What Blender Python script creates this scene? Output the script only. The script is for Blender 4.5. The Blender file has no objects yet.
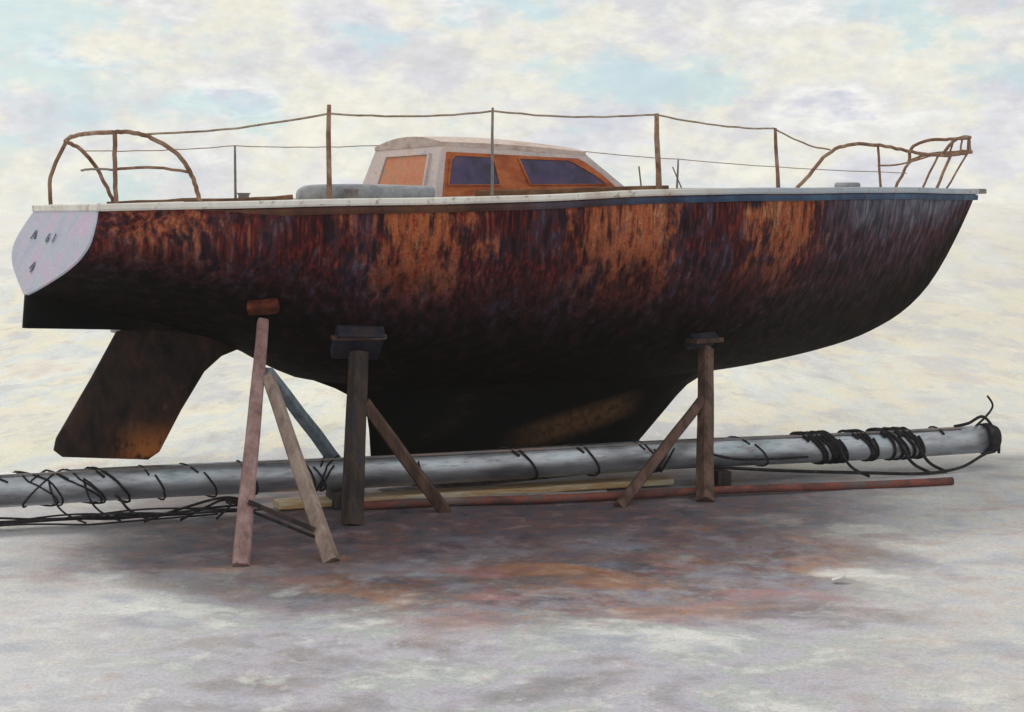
import bpy, bmesh, math, random
from mathutils import Vector, Matrix
from mathutils.bvhtree import BVHTree

random.seed(7)
sc = bpy.context.scene
COL = sc.collection
R = math.radians

# ------------------------------------------------------------------ helpers
def interp(tab, x):
    """smooth (monotone cubic) interpolation through a table of (x, y)"""
    n = len(tab)
    if x <= tab[0][0]: return tab[0][1]
    if x >= tab[-1][0]: return tab[-1][1]
    def slope(i):
        if i == 0: return (tab[1][1]-tab[0][1])/(tab[1][0]-tab[0][0])
        if i == n-1: return (tab[-1][1]-tab[-2][1])/(tab[-1][0]-tab[-2][0])
        a = (tab[i][1]-tab[i-1][1])/(tab[i][0]-tab[i-1][0])
        b = (tab[i+1][1]-tab[i][1])/(tab[i+1][0]-tab[i][0])
        if a*b <= 0: return 0.0
        return 2*a*b/(a+b)
    for i in range(n-1):
        x0, y0 = tab[i]; x1, y1 = tab[i+1]
        if x <= x1:
            h = x1-x0; s = (x-x0)/h; m0 = slope(i)*h; m1 = slope(i+1)*h
            return ((2*s**3-3*s**2+1)*y0 + (s**3-2*s**2+s)*m0
                    + (-2*s**3+3*s**2)*y1 + (s**3-s**2)*m1)

def new_obj(name, verts, faces, mat, parent=None, smooth=False, bevel=0.0, uvs=None):
    me = bpy.data.meshes.new(name)
    me.from_pydata([tuple(v) for v in verts], [], faces)
    if uvs is not None:
        uvl = me.uv_layers.new(name='UVMap')
        for poly in me.polygons:
            for li in poly.loop_indices:
                uvl.data[li].uv = uvs[me.loops[li].vertex_index]
    bm = bmesh.new(); bm.from_mesh(me)
    bmesh.ops.recalc_face_normals(bm, faces=bm.faces)
    if bevel > 0:
        bmesh.ops.bevel(bm, geom=[e for e in bm.edges if e.is_manifold and e.calc_face_angle(0) > 0.5],
                        offset=bevel, segments=2, affect='EDGES', profile=0.6)
    bm.to_mesh(me); bm.free()
    for p in me.polygons: p.use_smooth = smooth
    o = bpy.data.objects.new(name, me)
    if mat: me.materials.append(mat)
    COL.objects.link(o)
    if parent: o.parent = parent
    return o

def thing(name, label, cat, loc=(0, 0, 0), rz=0.0, group=None):
    o = bpy.data.objects.new(name, None); COL.objects.link(o)
    o.empty_display_size = 0.2
    o.location = loc; o.rotation_euler = (0, 0, rz)
    o['label'] = label; o['category'] = cat
    if group: o['group'] = group
    return o

class MB:
    """collects verts and faces of one mesh"""
    def __init__(s): s.v = []; s.f = []
    def add(s, vs, fs):
        n = len(s.v); s.v += [Vector(v) for v in vs]; s.f += [tuple(i+n for i in f) for f in fs]; return s
    def tube(s, pts, r, seg=8, cap=True):
        pts = [Vector(p) for p in pts]; n = len(pts)
        rr = r if isinstance(r, (list, tuple)) else [r]*n
        vs = []; fs = []; up = None
        for i, p in enumerate(pts):
            d = (pts[min(i+1, n-1)]-pts[max(i-1, 0)]).normalized()
            if up is None:
                up = Vector((0, 0, 1)) if abs(d.z) < 0.9 else Vector((1, 0, 0))
            a = (up - d*up.dot(d)).normalized(); up = a; b = d.cross(a)
            for k in range(seg):
                t = 2*math.pi*k/seg
                vs.append(p + (a*math.cos(t)+b*math.sin(t))*rr[i])
        for i in range(n-1):
            for k in range(seg):
                k2 = (k+1) % seg
                fs.append((i*seg+k, i*seg+k2, (i+1)*seg+k2, (i+1)*seg+k))
        if cap:
            fs.append(tuple(range(seg))[::-1]); fs.append(tuple((n-1)*seg+k for k in range(seg)))
        return s.add(vs, fs)
    def beam(s, p0, p1, w, d, face=None, taper=1.0, wobble=0.0):
        """square timber from p0 to p1; w across, d towards 'face'"""
        p0 = Vector(p0); p1 = Vector(p1); ax = (p1-p0).normalized()
        face = Vector(face) if face else Vector((0, -1, 0))
        b = (face - ax*face.dot(ax)).normalized(); a = ax.cross(b)
        N = 7; vs = []; fs = []
        for i in range(N):
            q = p0.lerp(p1, i/(N-1)); k = 1+(taper-1)*i/(N-1)
            q = q + a*random.uniform(-wobble, wobble) + b*random.uniform(-wobble, wobble)
            c = 0.16*min(w, d)
            for x, y in ((-w/2+c, -d/2), (w/2-c, -d/2), (w/2, -d/2+c), (w/2, d/2-c), (w/2-c, d/2), (-w/2+c, d/2), (-w/2, d/2-c), (-w/2, -d/2+c)):
                vs.append(q + a*x*k + b*y*k)
        for i in range(N-1):
            for k in range(8):
                k2 = (k+1) % 8
                fs.append((i*8+k, i*8+k2, i*8+8+k2, i*8+8+k))
        fs.append(tuple(range(8))[::-1]); fs.append(tuple((N-1)*8+k for k in range(8)))
        return s.add(vs, fs)
    def box(s, c, ax, ay, az):
        c = Vector(c); ax = Vector(ax); ay = Vector(ay); az = Vector(az)
        vs = [c + ax*i + ay*j + az*k for k in (-1, 1) for j in (-1, 1) for i in (-1, 1)]
        return s.add(vs, [(0, 2, 3, 1), (4, 5, 7, 6), (0, 1, 5, 4), (2, 6, 7, 3), (0, 4, 6, 2), (1, 3, 7, 5)])
    def build(s, name, mat, parent=None, smooth=False, bevel=0.0):
        return new_obj(name, s.v, s.f, mat, parent, smooth, bevel)

def smooth_path(pts, sub=6):
    """Catmull-Rom through points"""
    pts = [Vector(p) for p in pts]; out = []
    n = len(pts)
    for i in range(n-1):
        p0 = pts[max(i-1, 0)]; p1 = pts[i]; p2 = pts[i+1]; p3 = pts[min(i+2, n-1)]
        for k in range(sub):
            t = k/sub
            out.append(0.5*((2*p1)+(p2-p0)*t+(2*p0-5*p1+4*p2-p3)*t*t+(3*p1-p0-3*p2+p3)*t**3))
    out.append(pts[-1]); return out

# ------------------------------------------------------------------ materials
class NT:
    def __init__(s, name):
        s.m = bpy.data.materials.new(name); s.m.use_nodes = True
        s.t = s.m.node_tree; s.n = s.t.nodes; s.l = s.t.links
        s.bsdf = s.n['Principled BSDF']
    def node(s, kind, **kw):
        nd = s.n.new(kind)
        for k, v in kw.items(): setattr(nd, k, v)
        return nd
    def put(s, sock, v):
        if hasattr(v, 'is_output') or hasattr(v, 'links'): s.l.new(v, sock)
        else: sock.default_value = v
    def coord(s, kind='Object'): return s.node('ShaderNodeTexCoord').outputs[kind]
    def map(s, vec, scale=(1, 1, 1), loc=(0, 0, 0), rot=(0, 0, 0)):
        m = s.node('ShaderNodeMapping'); s.put(m.inputs['Vector'], vec)
        m.inputs['Scale'].default_value = scale; m.inputs['Location'].default_value = loc
        m.inputs['Rotation'].default_value = rot; return m.outputs[0]
    def noise(s, vec, scale=5, detail=6, rough=0.6, dist=0.0, out='Fac'):
        n = s.node('ShaderNodeTexNoise'); s.put(n.inputs['Vector'], vec)
        n.inputs['Scale'].default_value = scale; n.inputs['Detail'].default_value = detail
        n.inputs['Roughness'].default_value = rough; n.inputs['Distortion'].default_value = dist
        return n.outputs[out]
    def ramp(s, fac, stops, interp='LINEAR'):
        r = s.node('ShaderNodeValToRGB'); s.put(r.inputs[0], fac); e = r.color_ramp.elements
        r.color_ramp.interpolation = interp
        while len(e) < len(stops): e.new(0.5)
        for el, (p, c) in zip(e, stops):
            el.position = p
            el.color = (c, c, c, 1) if isinstance(c, (int, float)) else (*c, 1)
        return r.outputs[0]
    def math(s, op, a, b=0.0, c=0.0, clamp=False):
        m = s.node('ShaderNodeMath', operation=op); m.use_clamp = clamp
        s.put(m.inputs[0], a); s.put(m.inputs[1], b); s.put(m.inputs[2], c); return m.outputs[0]
    def mix(s, fac, a, b, mode='MIX'):
        m = s.node('ShaderNodeMix', data_type='RGBA', blend_type=mode); s.put(m.inputs[0], fac)
        for sock, v in ((m.inputs[6], a), (m.inputs[7], b)):
            if isinstance(v, tuple): sock.default_value = (*v, 1) if len(v) == 3 else v
            else: s.put(sock, v)
        return m.outputs[2]
    def sep(s, vec):
        n = s.node('ShaderNodeSeparateXYZ'); s.put(n.inputs[0], vec); return n.outputs
    def comb(s, x, y, z):
        n = s.node('ShaderNodeCombineXYZ'); s.put(n.inputs[0], x); s.put(n.inputs[1], y); s.put(n.inputs[2], z); return n.outputs[0]
    def range(s, v, a, b, c=0.0, d=1.0, smooth=True):
        n = s.node('ShaderNodeMapRange'); n.interpolation_type = 'SMOOTHSTEP' if smooth else 'LINEAR'
        s.put(n.inputs[0], v); n.inputs[1].default_value = a; n.inputs[2].default_value = b
        n.inputs[3].default_value = c; n.inputs[4].default_value = d; return n.outputs[0]
    def done(s, color, rough=0.8, metal=0.0, bump=None, bstr=0.3, bdist=0.01, spec=0.3):
        s.put(s.bsdf.inputs['Base Color'], color if not isinstance(color, tuple) else (*color, 1))
        s.put(s.bsdf.inputs['Roughness'], rough); s.put(s.bsdf.inputs['Metallic'], metal)
        s.bsdf.inputs['Specular IOR Level'].default_value = spec
        if bump is not None:
            b = s.node('ShaderNodeBump'); b.inputs['Strength'].default_value = bstr; b.inputs['Distance'].default_value = bdist
            s.put(b.inputs['Height'], bump); s.l.new(b.outputs[0], s.bsdf.inputs['Normal'])
        return s.m

def mottled(name, stops, scale=6, stretch=(1, 1, 1), rough=0.8, metal=0.0, bump=0.3, bdist=0.006, detail=7, spec=0.3, fine=40):
    n = NT(name); c = n.map(n.coord(), stretch)
    f = n.noise(c, scale, detail, 0.65)
    f = n.range(f, 0.27, 0.73, smooth=False)
    g = n.noise(c, fine, 4, 0.6)
    col = n.ramp(f, stops)
    col = n.mix(0.5, col, n.ramp(g, [(0.3, 0.55), (0.7, 1.0)]), 'MULTIPLY')
    return n.done(col, rough, metal, g, bump, bdist, spec)

def hull_material():
    n = NT('rusty_hull_paint'); uv = n.coord('UV'); s = n.sep(uv); t = s[0]; v = s[1]   # t in metres from the middle, v 0 sheer .. 1 bottom
    ob = n.coord()
    streak = n.noise(n.map(ob, (9, 9, 1.3)), 1.3, 5, 0.6)
    streak2 = n.noise(n.map(ob, (11, 11, 2.0), (5, 2, 9)), 1.25, 4, 0.6)
    fine = n.noise(n.map(ob, (20, 20, 2.6)), 1.6, 5, 0.62)
    blot = n.noise(n.map(ob, (1, 1, 0.8)), 2.0, 5, 0.6)
    flake = n.noise(ob, 30, 5, 0.7)
    S = n.range(streak, 0.30, 0.70, smooth=False); S2 = n.range(streak2, 0.30, 0.70, smooth=False)
    # where the topsides have rusted through, along the length of the hull
    td = n.math('ADD', t, n.math('MULTIPLY', n.math('SUBTRACT', blot, 0.5), 1.0))
    td = n.math('ADD', td, n.math('MULTIPLY', n.math('SUBTRACT', streak, 0.5), 0.8))
    td = n.math('ADD', td, n.math('MULTIPLY', n.math('SUBTRACT', n.noise(n.map(ob, (1, 1, 0.7), (3, 8, 1)), 4.5, 4, 0.6), 0.5), 1.3))
    pos = n.math('DIVIDE', n.math('ADD', td, 5.0), 11.5)
    P = lambda x: (x+5.0)/11.5
    band = n.ramp(pos, [(P(-4.6), 0.2), (P(-4.1), 0.5), (P(-3.7), 0.5), (P(-3.2), 0.10), (P(-2.7), 0.04), (P(-2.0), 0.72), (P(-1.65), 0.95), (P(-1.1), 0.08), (P(-0.6), 0.02),
                        (P(-0.15), 0.6), (P(0.4), 1.0), (P(0.95), 0.03), (P(1.6), 0.02), (P(2.1), 0.85), (P(2.5), 0.85), (P(2.95), 0.06), (P(5.8), 0.02)])
    # rust runs down from the deck edge and dies out towards the bottom paint
    vd = n.math('ADD', v, n.math('MULTIPLY', n.math('SUBTRACT', streak, 0.5), 0.5))
    vd = n.math('ADD', vd, n.math('MULTIPLY', n.math('SUBTRACT', blot, 0.5), 0.25))
    run = n.range(vd, 0.12, 0.62, 1.0, 0.0)
    m_or = n.math('MULTIPLY', n.range(n.math('ADD', band, n.math('MULTIPLY', n.math('SUBTRACT', S2, 0.5), 0.9)), 0.26, 0.95), run)
    m_or = n.math('MULTIPLY', m_or, n.range(fine, 0.30, 0.50, 0.25, 1.0))
    # dark old paint between
    paint = n.ramp(S2, [(0.0, (0.010, 0.009, 0.014)), (0.22, (0.034, 0.013, 0.015)), (0.38, (0.018, 0.016, 0.028)), (0.50, (0.052, 0.030, 0.040)), (0.60, (0.095, 0.018, 0.016)), (0.70, (0.035, 0.032, 0.055)), (0.84, (0.075, 0.068, 0.10)), (1.0, (0.016, 0.018, 0.042))])
    red = n.ramp(n.range(fine, 0.3, 0.7, smooth=False), [(0.0, (0.016, 0.007, 0.010)), (0.42, (0.042, 0.011, 0.014)), (0.66, (0.11, 0.018, 0.016)), (0.82, (0.19, 0.030, 0.022)), (1.0, (0.10, 0.070, 0.09))])
    rm = n.math('MULTIPLY', n.range(n.math('ADD', blot, n.math('MULTIPLY', n.math('SUBTRACT', S, 0.5), 0.25)), 0.42, 0.56), n.range(vd, 0.30, 0.78, 0.9, 0.0))
    rm = n.math('MULTIPLY', rm, n.range(t, 2.4, 3.4, 1.0, 0.08))
    col = n.mix(rm, paint, red)
    rust = n.ramp(n.math('ADD', n.math('MULTIPLY', n.range(flake, 0.3, 0.7, smooth=False), 0.4), n.math('MULTIPLY', S, 0.6)), [(0.15, (0.16, 0.030, 0.020)), (0.36, (0.40, 0.080, 0.034)), (0.50, (0.48, 0.18, 0.070)), (0.62, (0.42, 0.085, 0.045)), (0.74, (0.54, 0.29, 0.14)), (0.88, (0.28, 0.17, 0.15))])
    col = n.mix(n.math('MULTIPLY', m_or, 0.85), col, rust)
    # faded blue grey paint at the bow and in patches under the deck edge
    gm = n.math('MULTIPLY', n.range(t, 2.7, 3.8), n.range(vd, 0.04, 0.36, 1.0, 0.0))
    gm = n.math('MULTIPLY', gm, n.range(fine, 0.25, 0.55, 0.4, 1.0))
    col = n.mix(gm, col, n.ramp(streak2, [(0.35, (0.05, 0.045, 0.07)), (0.5, (0.11, 0.11, 0.15)), (0.65, (0.20, 0.20, 0.25))]))
    # black bottom paint, with a ragged brown edge
    bott = n.range(vd, 0.30, 0.78)
    bcol = n.ramp(n.noise(n.map(ob, (3, 3, 1)), 2.2, 6, 0.6), [(0.35, (0.0035, 0.0028, 0.0032)), (0.56, (0.010, 0.0050, 0.0048)), (0.72, (0.030, 0.012, 0.009))])
    col = n.mix(bott, col, bcol)
    rough = n.range(streak, 0.3, 0.7, 0.75, 0.98, False)
    h = n.math('ADD', n.math('MULTIPLY', flake, 0.6), n.math('MULTIPLY', fine, 0.8))
    return n.done(col, rough, 0.0, h, 0.6, 0.012, 0.08)

M = {}
M['hull'] = hull_material()
def keel_material():
    n = NT('black_keel_paint'); ob = n.coord(); p = n.sep(ob)
    f = n.noise(n.map(ob, (0.7, 1, 1.6)), 1.6, 7, 0.65); g = n.noise(ob, 16, 5, 0.65)
    col = n.ramp(n.range(f, 0.27, 0.73, smooth=False), [(0, (0.003, 0.003, 0.004)), (0.6, (0.006, 0.005, 0.005)), (0.8, (0.020, 0.012, 0.008)), (1, (0.05, 0.025, 0.015))])
    # worn brown patch low down near the forward end
    zz = n.math('SUBTRACT', p[2], n.math('MULTIPLY', p[0], 0.22))
    k = n.math('MULTIPLY', n.range(zz, 0.16, 0.30), n.range(zz, 0.40, 0.52, 1, 0))
    k = n.math('MULTIPLY', k, n.math('MULTIPLY', n.range(p[0], -0.3, 0.5), n.range(p[0], 1.1, 1.6, 1, 0)))
    k = n.math('MULTIPLY', k, n.range(g, 0.30, 0.60, 0.35, 0.9))
    col = n.mix(k, col, (0.13, 0.068, 0.036))
    return n.done(col, 0.88, 0, g, 0.4, 0.008, 0.12)
M['keel'] = keel_material()
def rudder_material():
    n = NT('rusty_rudder_paint'); ob = n.coord(); z = n.sep(ob)
    f = n.noise(n.map(ob, (2, 2, 1.2)), 3.0, 7, 0.65)
    base = n.ramp(f, [(0.3, (0.008, 0.007, 0.008)), (0.48, (0.030, 0.020, 0.018)), (0.6, (0.055, 0.028, 0.02)), (0.75, (0.09, 0.08, 0.085))])
    low = n.math('MULTIPLY', n.range(z[2], 0.42, 0.85, 1.0, 0.0), n.range(z[0], -4.15, -3.75))
    low = n.math('MULTIPLY', low, n.range(f, 0.36, 0.52))
    col = n.mix(low, base, (0.48, 0.16, 0.045))
    return n.done(col, 0.85, 0, n.noise(ob, 30, 5, 0.6), 0.4, 0.008, 0.2)
M['rudder'] = rudder_material()
M['white'] = mottled('weathered_white_paint', [(0, (0.42, 0.41, 0.46)), (0.35, (0.62, 0.62, 0.66)), (0.7, (0.72, 0.73, 0.75)), (1, (0.64, 0.50, 0.40))], 2.6, rough=0.6)
M['transom'] = mottled('faded_lilac_white_paint', [(0, (0.36, 0.34, 0.48)), (0.3, (0.45, 0.44, 0.58)), (0.5, (0.46, 0.50, 0.58)), (0.72, (0.56, 0.44, 0.58)), (0.88, (0.60, 0.50, 0.60)), (1, (0.50, 0.38, 0.32))], 2.6, rough=0.55)
def edge_material(name, aft, fwd, x0, x1, dark):
    n = NT(name); ob = n.coord(); x = n.sep(ob)[0]
    f = n.noise(n.map(ob, (1, 1, 0.4)), 2.6, 6, 0.65); g = n.noise(ob, 14, 5, 0.65)
    k = n.range(n.math('ADD', x, n.math('MULTIPLY', n.math('SUBTRACT', f, 0.5), 3.0)), x0, x1)
    col = n.mix(k, n.ramp(f, aft), n.ramp(f, fwd))
    col = n.mix(n.range(g, 0.56, 0.68, 0, 0.7), col, dark)
    return n.done(col, 0.7, 0, g, 0.35, 0.006, 0.25)
M['toe'] = edge_material('chalky_rail_paint', [(0.3, (0.50, 0.42, 0.36)), (0.45, (0.72, 0.68, 0.62)), (0.6, (0.80, 0.78, 0.74)), (0.72, (0.60, 0.50, 0.40))],
                         [(0.3, (0.26, 0.29, 0.34)), (0.5, (0.38, 0.43, 0.50)), (0.65, (0.42, 0.44, 0.48)), (0.75, (0.30, 0.24, 0.20))], -0.3, 2.6, (0.30, 0.20, 0.14))
M['strake'] = edge_material('navy_strake_paint', [(0.3, (0.035, 0.018, 0.016)), (0.5, (0.085, 0.035, 0.025)), (0.7, (0.14, 0.06, 0.03))],
                            [(0.3, (0.020, 0.030, 0.065)), (0.5, (0.035, 0.065, 0.13)), (0.65, (0.06, 0.12, 0.20)), (0.75, (0.025, 0.03, 0.05))], -1.5, 1.0, (0.05, 0.022, 0.018))
M['deck'] = mottled('worn_deck_paint', [(0, (0.30, 0.27, 0.24)), (0.5, (0.45, 0.42, 0.38)), (1, (0.25, 0.15, 0.09))], 3)
M['rail'] = mottled('rusty_rail_steel', [(0, (0.10, 0.060, 0.045)), (0.4, (0.25, 0.135, 0.085)), (0.7, (0.38, 0.24, 0.16)), (1, (0.48, 0.40, 0.34))], 7, rough=0.85, fine=90)
M['rail_grey'] = mottled('dull_grey_steel', [(0, (0.12, 0.11, 0.11)), (0.5, (0.24, 0.21, 0.20)), (1, (0.32, 0.26, 0.22))], 8, rough=0.7)
M['wire'] = mottled('frayed_lifeline', [(0, (0.20, 0.13, 0.09)), (0.5, (0.40, 0.30, 0.22)), (1, (0.55, 0.47, 0.38))], 9, rough=0.9, fine=120)
M['cabin'] = mottled('faded_cabin_paint', [(0, (0.46, 0.40, 0.41)), (0.4, (0.62, 0.53, 0.53)), (0.7, (0.68, 0.55, 0.51)), (1, (0.54, 0.34, 0.26))], 3.2, rough=0.65)
M['roof'] = mottled('stained_cabin_roof', [(0, (0.30, 0.17, 0.11)), (0.35, (0.56, 0.42, 0.36)), (0.7, (0.68, 0.56, 0.52)), (1, (0.36, 0.17, 0.09))], 4, (1, 1, 2), 0.7)
M['wood'] = mottled('orange_varnished_wood', [(0, (0.20, 0.042, 0.016)), (0.4, (0.42, 0.095, 0.028)), (0.7, (0.52, 0.16, 0.05)), (1, (0.42, 0.05, 0.025))], 3.5, (1, 1, 2.5), 0.55)
M['door'] = mottled('peach_washboard_paint', [(0, (0.56, 0.15, 0.07)), (0.5, (0.62, 0.24, 0.12)), (0.8, (0.46, 0.24, 0.14)), (1, (0.66, 0.18, 0.10))], 4.5, (1, 1, 2), 0.6)
M['coaming'] = mottled('grey_coaming_paint', [(0, (0.16, 0.17, 0.20)), (0.5, (0.36, 0.37, 0.40)), (1, (0.50, 0.49, 0.48))], 4, rough=0.7)
M['brown'] = mottled('weathered_brown_wood', [(0, (0.06, 0.030, 0.018)), (0.5, (0.17, 0.085, 0.045)), (1, (0.33, 0.19, 0.10))], 5, (1, 1, 2), 0.85)
M['ink'] = mottled('faded_black_lettering', [(0, (0.05, 0.06, 0.09)), (1, (0.20, 0.22, 0.28))], 14)
def glass_material():
    n = NT('dark_window_glass'); ob = n.coord()
    f = n.noise(ob, 5, 4, 0.5)
    return n.done(n.ramp(f, [(0.35, (0.016, 0.010, 0.034)), (0.52, (0.050, 0.030, 0.11)), (0.68, (0.085, 0.040, 0.095))]), 0.16, spec=0.5, bump=f, bstr=0.15, bdist=0.02)
M['glass'] = glass_material()
def timber(name, stops, along=2):
    return mottled(name, stops, 5, tuple(0.18 if i == along else 1.6 for i in range(3)), 0.85, bump=0.5, fine=55)
M['timber_pink'] = timber('weathered_pinkish_timber', [(0, (0.14, 0.075, 0.075)), (0.4, (0.32, 0.19, 0.18)), (0.75, (0.46, 0.31, 0.30)), (1, (0.28, 0.12, 0.12))])
M['timber_tan'] = timber('weathered_tan_timber', [(0, (0.13, 0.09, 0.075)), (0.4, (0.29, 0.21, 0.18)), (0.75, (0.44, 0.34, 0.29)), (1, (0.30, 0.17, 0.12))])
M['timber_blue'] = timber('flaking_grey_blue_timber', [(0, (0.11, 0.14, 0.18)), (0.5, (0.24, 0.30, 0.36)), (1, (0.38, 0.42, 0.46))])
M['timber_dark'] = timber('dark_stained_timber', [(0, (0.014, 0.014, 0.018)), (0.4, (0.040, 0.032, 0.032)), (0.65, (0.085, 0.055, 0.042)), (0.85, (0.03, 0.036, 0.06)), (1, (0.15, 0.085, 0.05))])
M['timber_brown'] = timber('brown_stained_timber', [(0, (0.030, 0.018, 0.015)), (0.4, (0.10, 0.058, 0.045)), (0.75, (0.19, 0.11, 0.09)), (1, (0.13, 0.05, 0.035))])
M['pad_red'] = mottled('red_rusted_pad', [(0, (0.03, 0.009, 0.007)), (0.5, (0.11, 0.022, 0.012)), (1, (0.32, 0.075, 0.03))], 9)
M['pad_dark'] = mottled('dark_blue_pad', [(0, (0.010, 0.011, 0.018)), (0.5, (0.022, 0.026, 0.048)), (0.8, (0.06, 0.035, 0.03)), (1, (0.03, 0.05, 0.08))], 6)
M['pad_brown'] = mottled('brown_plank_pad', [(0, (0.025, 0.016, 0.014)), (0.5, (0.085, 0.045, 0.035)), (1, (0.17, 0.10, 0.08))], 7)
def mast_material():
    n = NT('oxidised_mast_aluminium'); ob = n.coord()
    f = n.noise(n.map(ob, (0.5, 2, 2)), 2.4, 6, 0.6); g = n.noise(n.map(ob, (1, 6, 6)), 9, 5, 0.6)
    col = n.ramp(n.range(f, 0.3, 0.7, smooth=False), [(0, (0.20, 0.20, 0.23)), (0.35, (0.40, 0.41, 0.45)), (0.6, (0.52, 0.55, 0.60)), (0.85, (0.36, 0.43, 0.47)), (1, (0.26, 0.22, 0.23))])
    col = n.mix(n.range(g, 0.55, 0.7, 0, 0.5), col, (0.20, 0.18, 0.18))
    return n.done(col, n.range(g, 0.3, 0.7, 0.30, 0.55), 0.75, g, 0.25, 0.006, 0.4)
M['mast'] = mast_material()
M['rope'] = mottled('black_tarred_rope', [(0, (0.010, 0.009, 0.012)), (0.6, (0.030, 0.026, 0.030)), (1, (0.09, 0.075, 0.075))], 14, rough=0.95, fine=110)
M['plank'] = timber('pale_scaffold_board', [(0, (0.40, 0.31, 0.24)), (0.4, (0.62, 0.55, 0.40)), (0.6, (0.52, 0.30, 0.13)), (0.8, (0.68, 0.62, 0.48)), (1, (0.45, 0.16, 0.10))], 0)
M['redpole'] = mottled('flaking_red_pole_paint', [(0, (0.05, 0.032, 0.032)), (0.35, (0.14, 0.065, 0.06)), (0.5, (0.28, 0.085, 0.065)), (0.65, (0.15, 0.10, 0.095)), (1, (0.26, 0.20, 0.19))], 3, (0.6, 1, 1))
M['pipe'] = mottled('grey_galvanised_pipe', [(0, (0.10, 0.09, 0.09)), (0.5, (0.28, 0.26, 0.26)), (1, (0.36, 0.20, 0.15))], 3, (0.6, 1, 1))
M['paper'] = mottled('white_scrap', [(0, (0.7, 0.7, 0.68)), (1, (0.85, 0.84, 0.8))], 9)

def ground_material():
    n = NT('pale_muddy_hardstand'); ob = n.coord(); s = n.sep(ob); X = s[0]; Y = s[1]
    w = n.noise(n.map(ob, (0.35, 0.55, 1)), 1.0, 5, 0.55, 0.2)
    a = n.noise(n.map(ob, (0.85, 1.0, 1), (3, 1, 0)), 1.0, 6, 0.6, 0.2)
    b = n.noise(n.map(ob, (1.7, 1.9, 1), (9, 4, 0)), 1.0, 6, 0.62, 0.2)
    c = n.noise(n.map(ob, (3.6, 3.4, 1), (2, 7, 0)), 1.0, 6, 0.65, 0.2)
    c2 = n.noise(n.map(ob, (4.2, 3.2, 1), (12, 3, 0)), 1.0, 6, 0.65, 0.2)
    grain = n.noise(ob, 38, 5, 0.7)
    # near: trampled grey mud with pale, lilac and greenish patches
    near = n.ramp(n.range(a, 0.30, 0.70, smooth=False), [(0.0, (0.19, 0.18, 0.19)), (0.25, (0.33, 0.31, 0.33)), (0.45, (0.48, 0.46, 0.53)), (0.6, (0.42, 0.44, 0.44)), (0.75, (0.60, 0.60, 0.60)), (0.9, (0.70, 0.70, 0.67)), (1.0, (0.42, 0.46, 0.52))])
    near = n.mix(n.range(b, 0.53, 0.64, 0, 0.6), near, (0.31, 0.30, 0.34))
    near = n.mix(n.range(c, 0.54, 0.66, 0, 0.6), near, (0.67, 0.67, 0.65))
    near = n.mix(n.range(c, 0.34, 0.44, 0.5, 0), near, (0.35, 0.35, 0.46))
    near = n.mix(n.range(c2, 0.58, 0.68, 0, 0.45), near, (0.50, 0.36, 0.35))
    near = n.mix(n.range(c2, 0.32, 0.40, 0.4, 0), near, (0.38, 0.42, 0.40))
    # paler to the left
    pale = n.math('MULTIPLY', n.range(n.math('ADD', X, n.math('MULTIPLY', a, 2.2)), -2.2, -0.3, 1.0, 0.0), 0.62)
    near = n.mix(pale, near, n.ramp(c2, [(0.35, (0.62, 0.63, 0.68)), (0.55, (0.72, 0.71, 0.69)), (0.7, (0.64, 0.58, 0.56))]))
    edge = n.math('ADD', n.math('SUBTRACT', X, n.math('MULTIPLY', Y, 0.18)), n.math('MULTIPLY', b, 1.6))
    near = n.mix(n.range(edge, 0.5, 2.1, 0, 0.65), near, n.ramp(c2, [(0.35, (0.52, 0.53, 0.60)), (0.5, (0.62, 0.60, 0.57)), (0.65, (0.58, 0.50, 0.47))]))
    near = n.mix(1.0, near, (1.10, 1.10, 1.09), 'MULTIPLY')
    # rust stains in front of the boat, its shadow partly painted in
    dx = n.math('DIVIDE', n.math('SUBTRACT', X, 0.1), 2.8); dy = n.math('DIVIDE', n.math('SUBTRACT', Y, 12.3), 2.3)
    d = n.math('ADD', n.math('MULTIPLY', dx, dx), n.math('MULTIPLY', dy, dy))
    d = n.math('ADD', d, n.math('MULTIPLY', n.math('SUBTRACT', a, 0.5), 2.8))
    d = n.math('ADD', d, n.math('MULTIPLY', n.math('SUBTRACT', c2, 0.5), 0.9))
    zone = n.range(d, 0.40, 1.35, 1.0, 0.0)
    zone = n.math('MULTIPLY', zone, n.range(n.math('ADD', n.math('MULTIPLY', a, 0.6), n.math('MULTIPLY', c2, 0.4)), 0.42, 0.53, 0.55, 1.0))
    stain_shade = n.ramp(n.range(b, 0.32, 0.68, smooth=False), [(0.0, (0.060, 0.052, 0.055)), (0.2, (0.13, 0.11, 0.12)), (0.36, (0.22, 0.080, 0.060)), (0.48, (0.15, 0.13, 0.14)), (0.60, (0.36, 0.17, 0.075)), (0.68, (0.17, 0.155, 0.165)), (0.78, (0.27, 0.13, 0.125)), (0.88, (0.21, 0.21, 0.26)), (1.0, (0.32, 0.29, 0.31))])
    stain_shade = n.mix(n.range(c, 0.50, 0.60, 0, 0.8), stain_shade, n.ramp(c2, [(0.38, (0.075, 0.070, 0.085)), (0.5, (0.17, 0.15, 0.16)), (0.6, (0.25, 0.23, 0.24)), (0.68, (0.27, 0.27, 0.33))]))
    stain_shade = n.mix(n.range(c, 0.36, 0.44, 0.5, 0), stain_shade, (0.30, 0.12, 0.07))
    stain_shade = n.mix(1.0, stain_shade, (0.80, 0.76, 0.84), 'MULTIPLY')  # dims the stains as part of the painted shadow
    # broad washes of ochre, brick red and blue grey
    h1 = n.noise(n.map(ob, (0.95, 1.3, 1), (21, 14, 0)), 1.0, 4, 0.55, 0.1)
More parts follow.
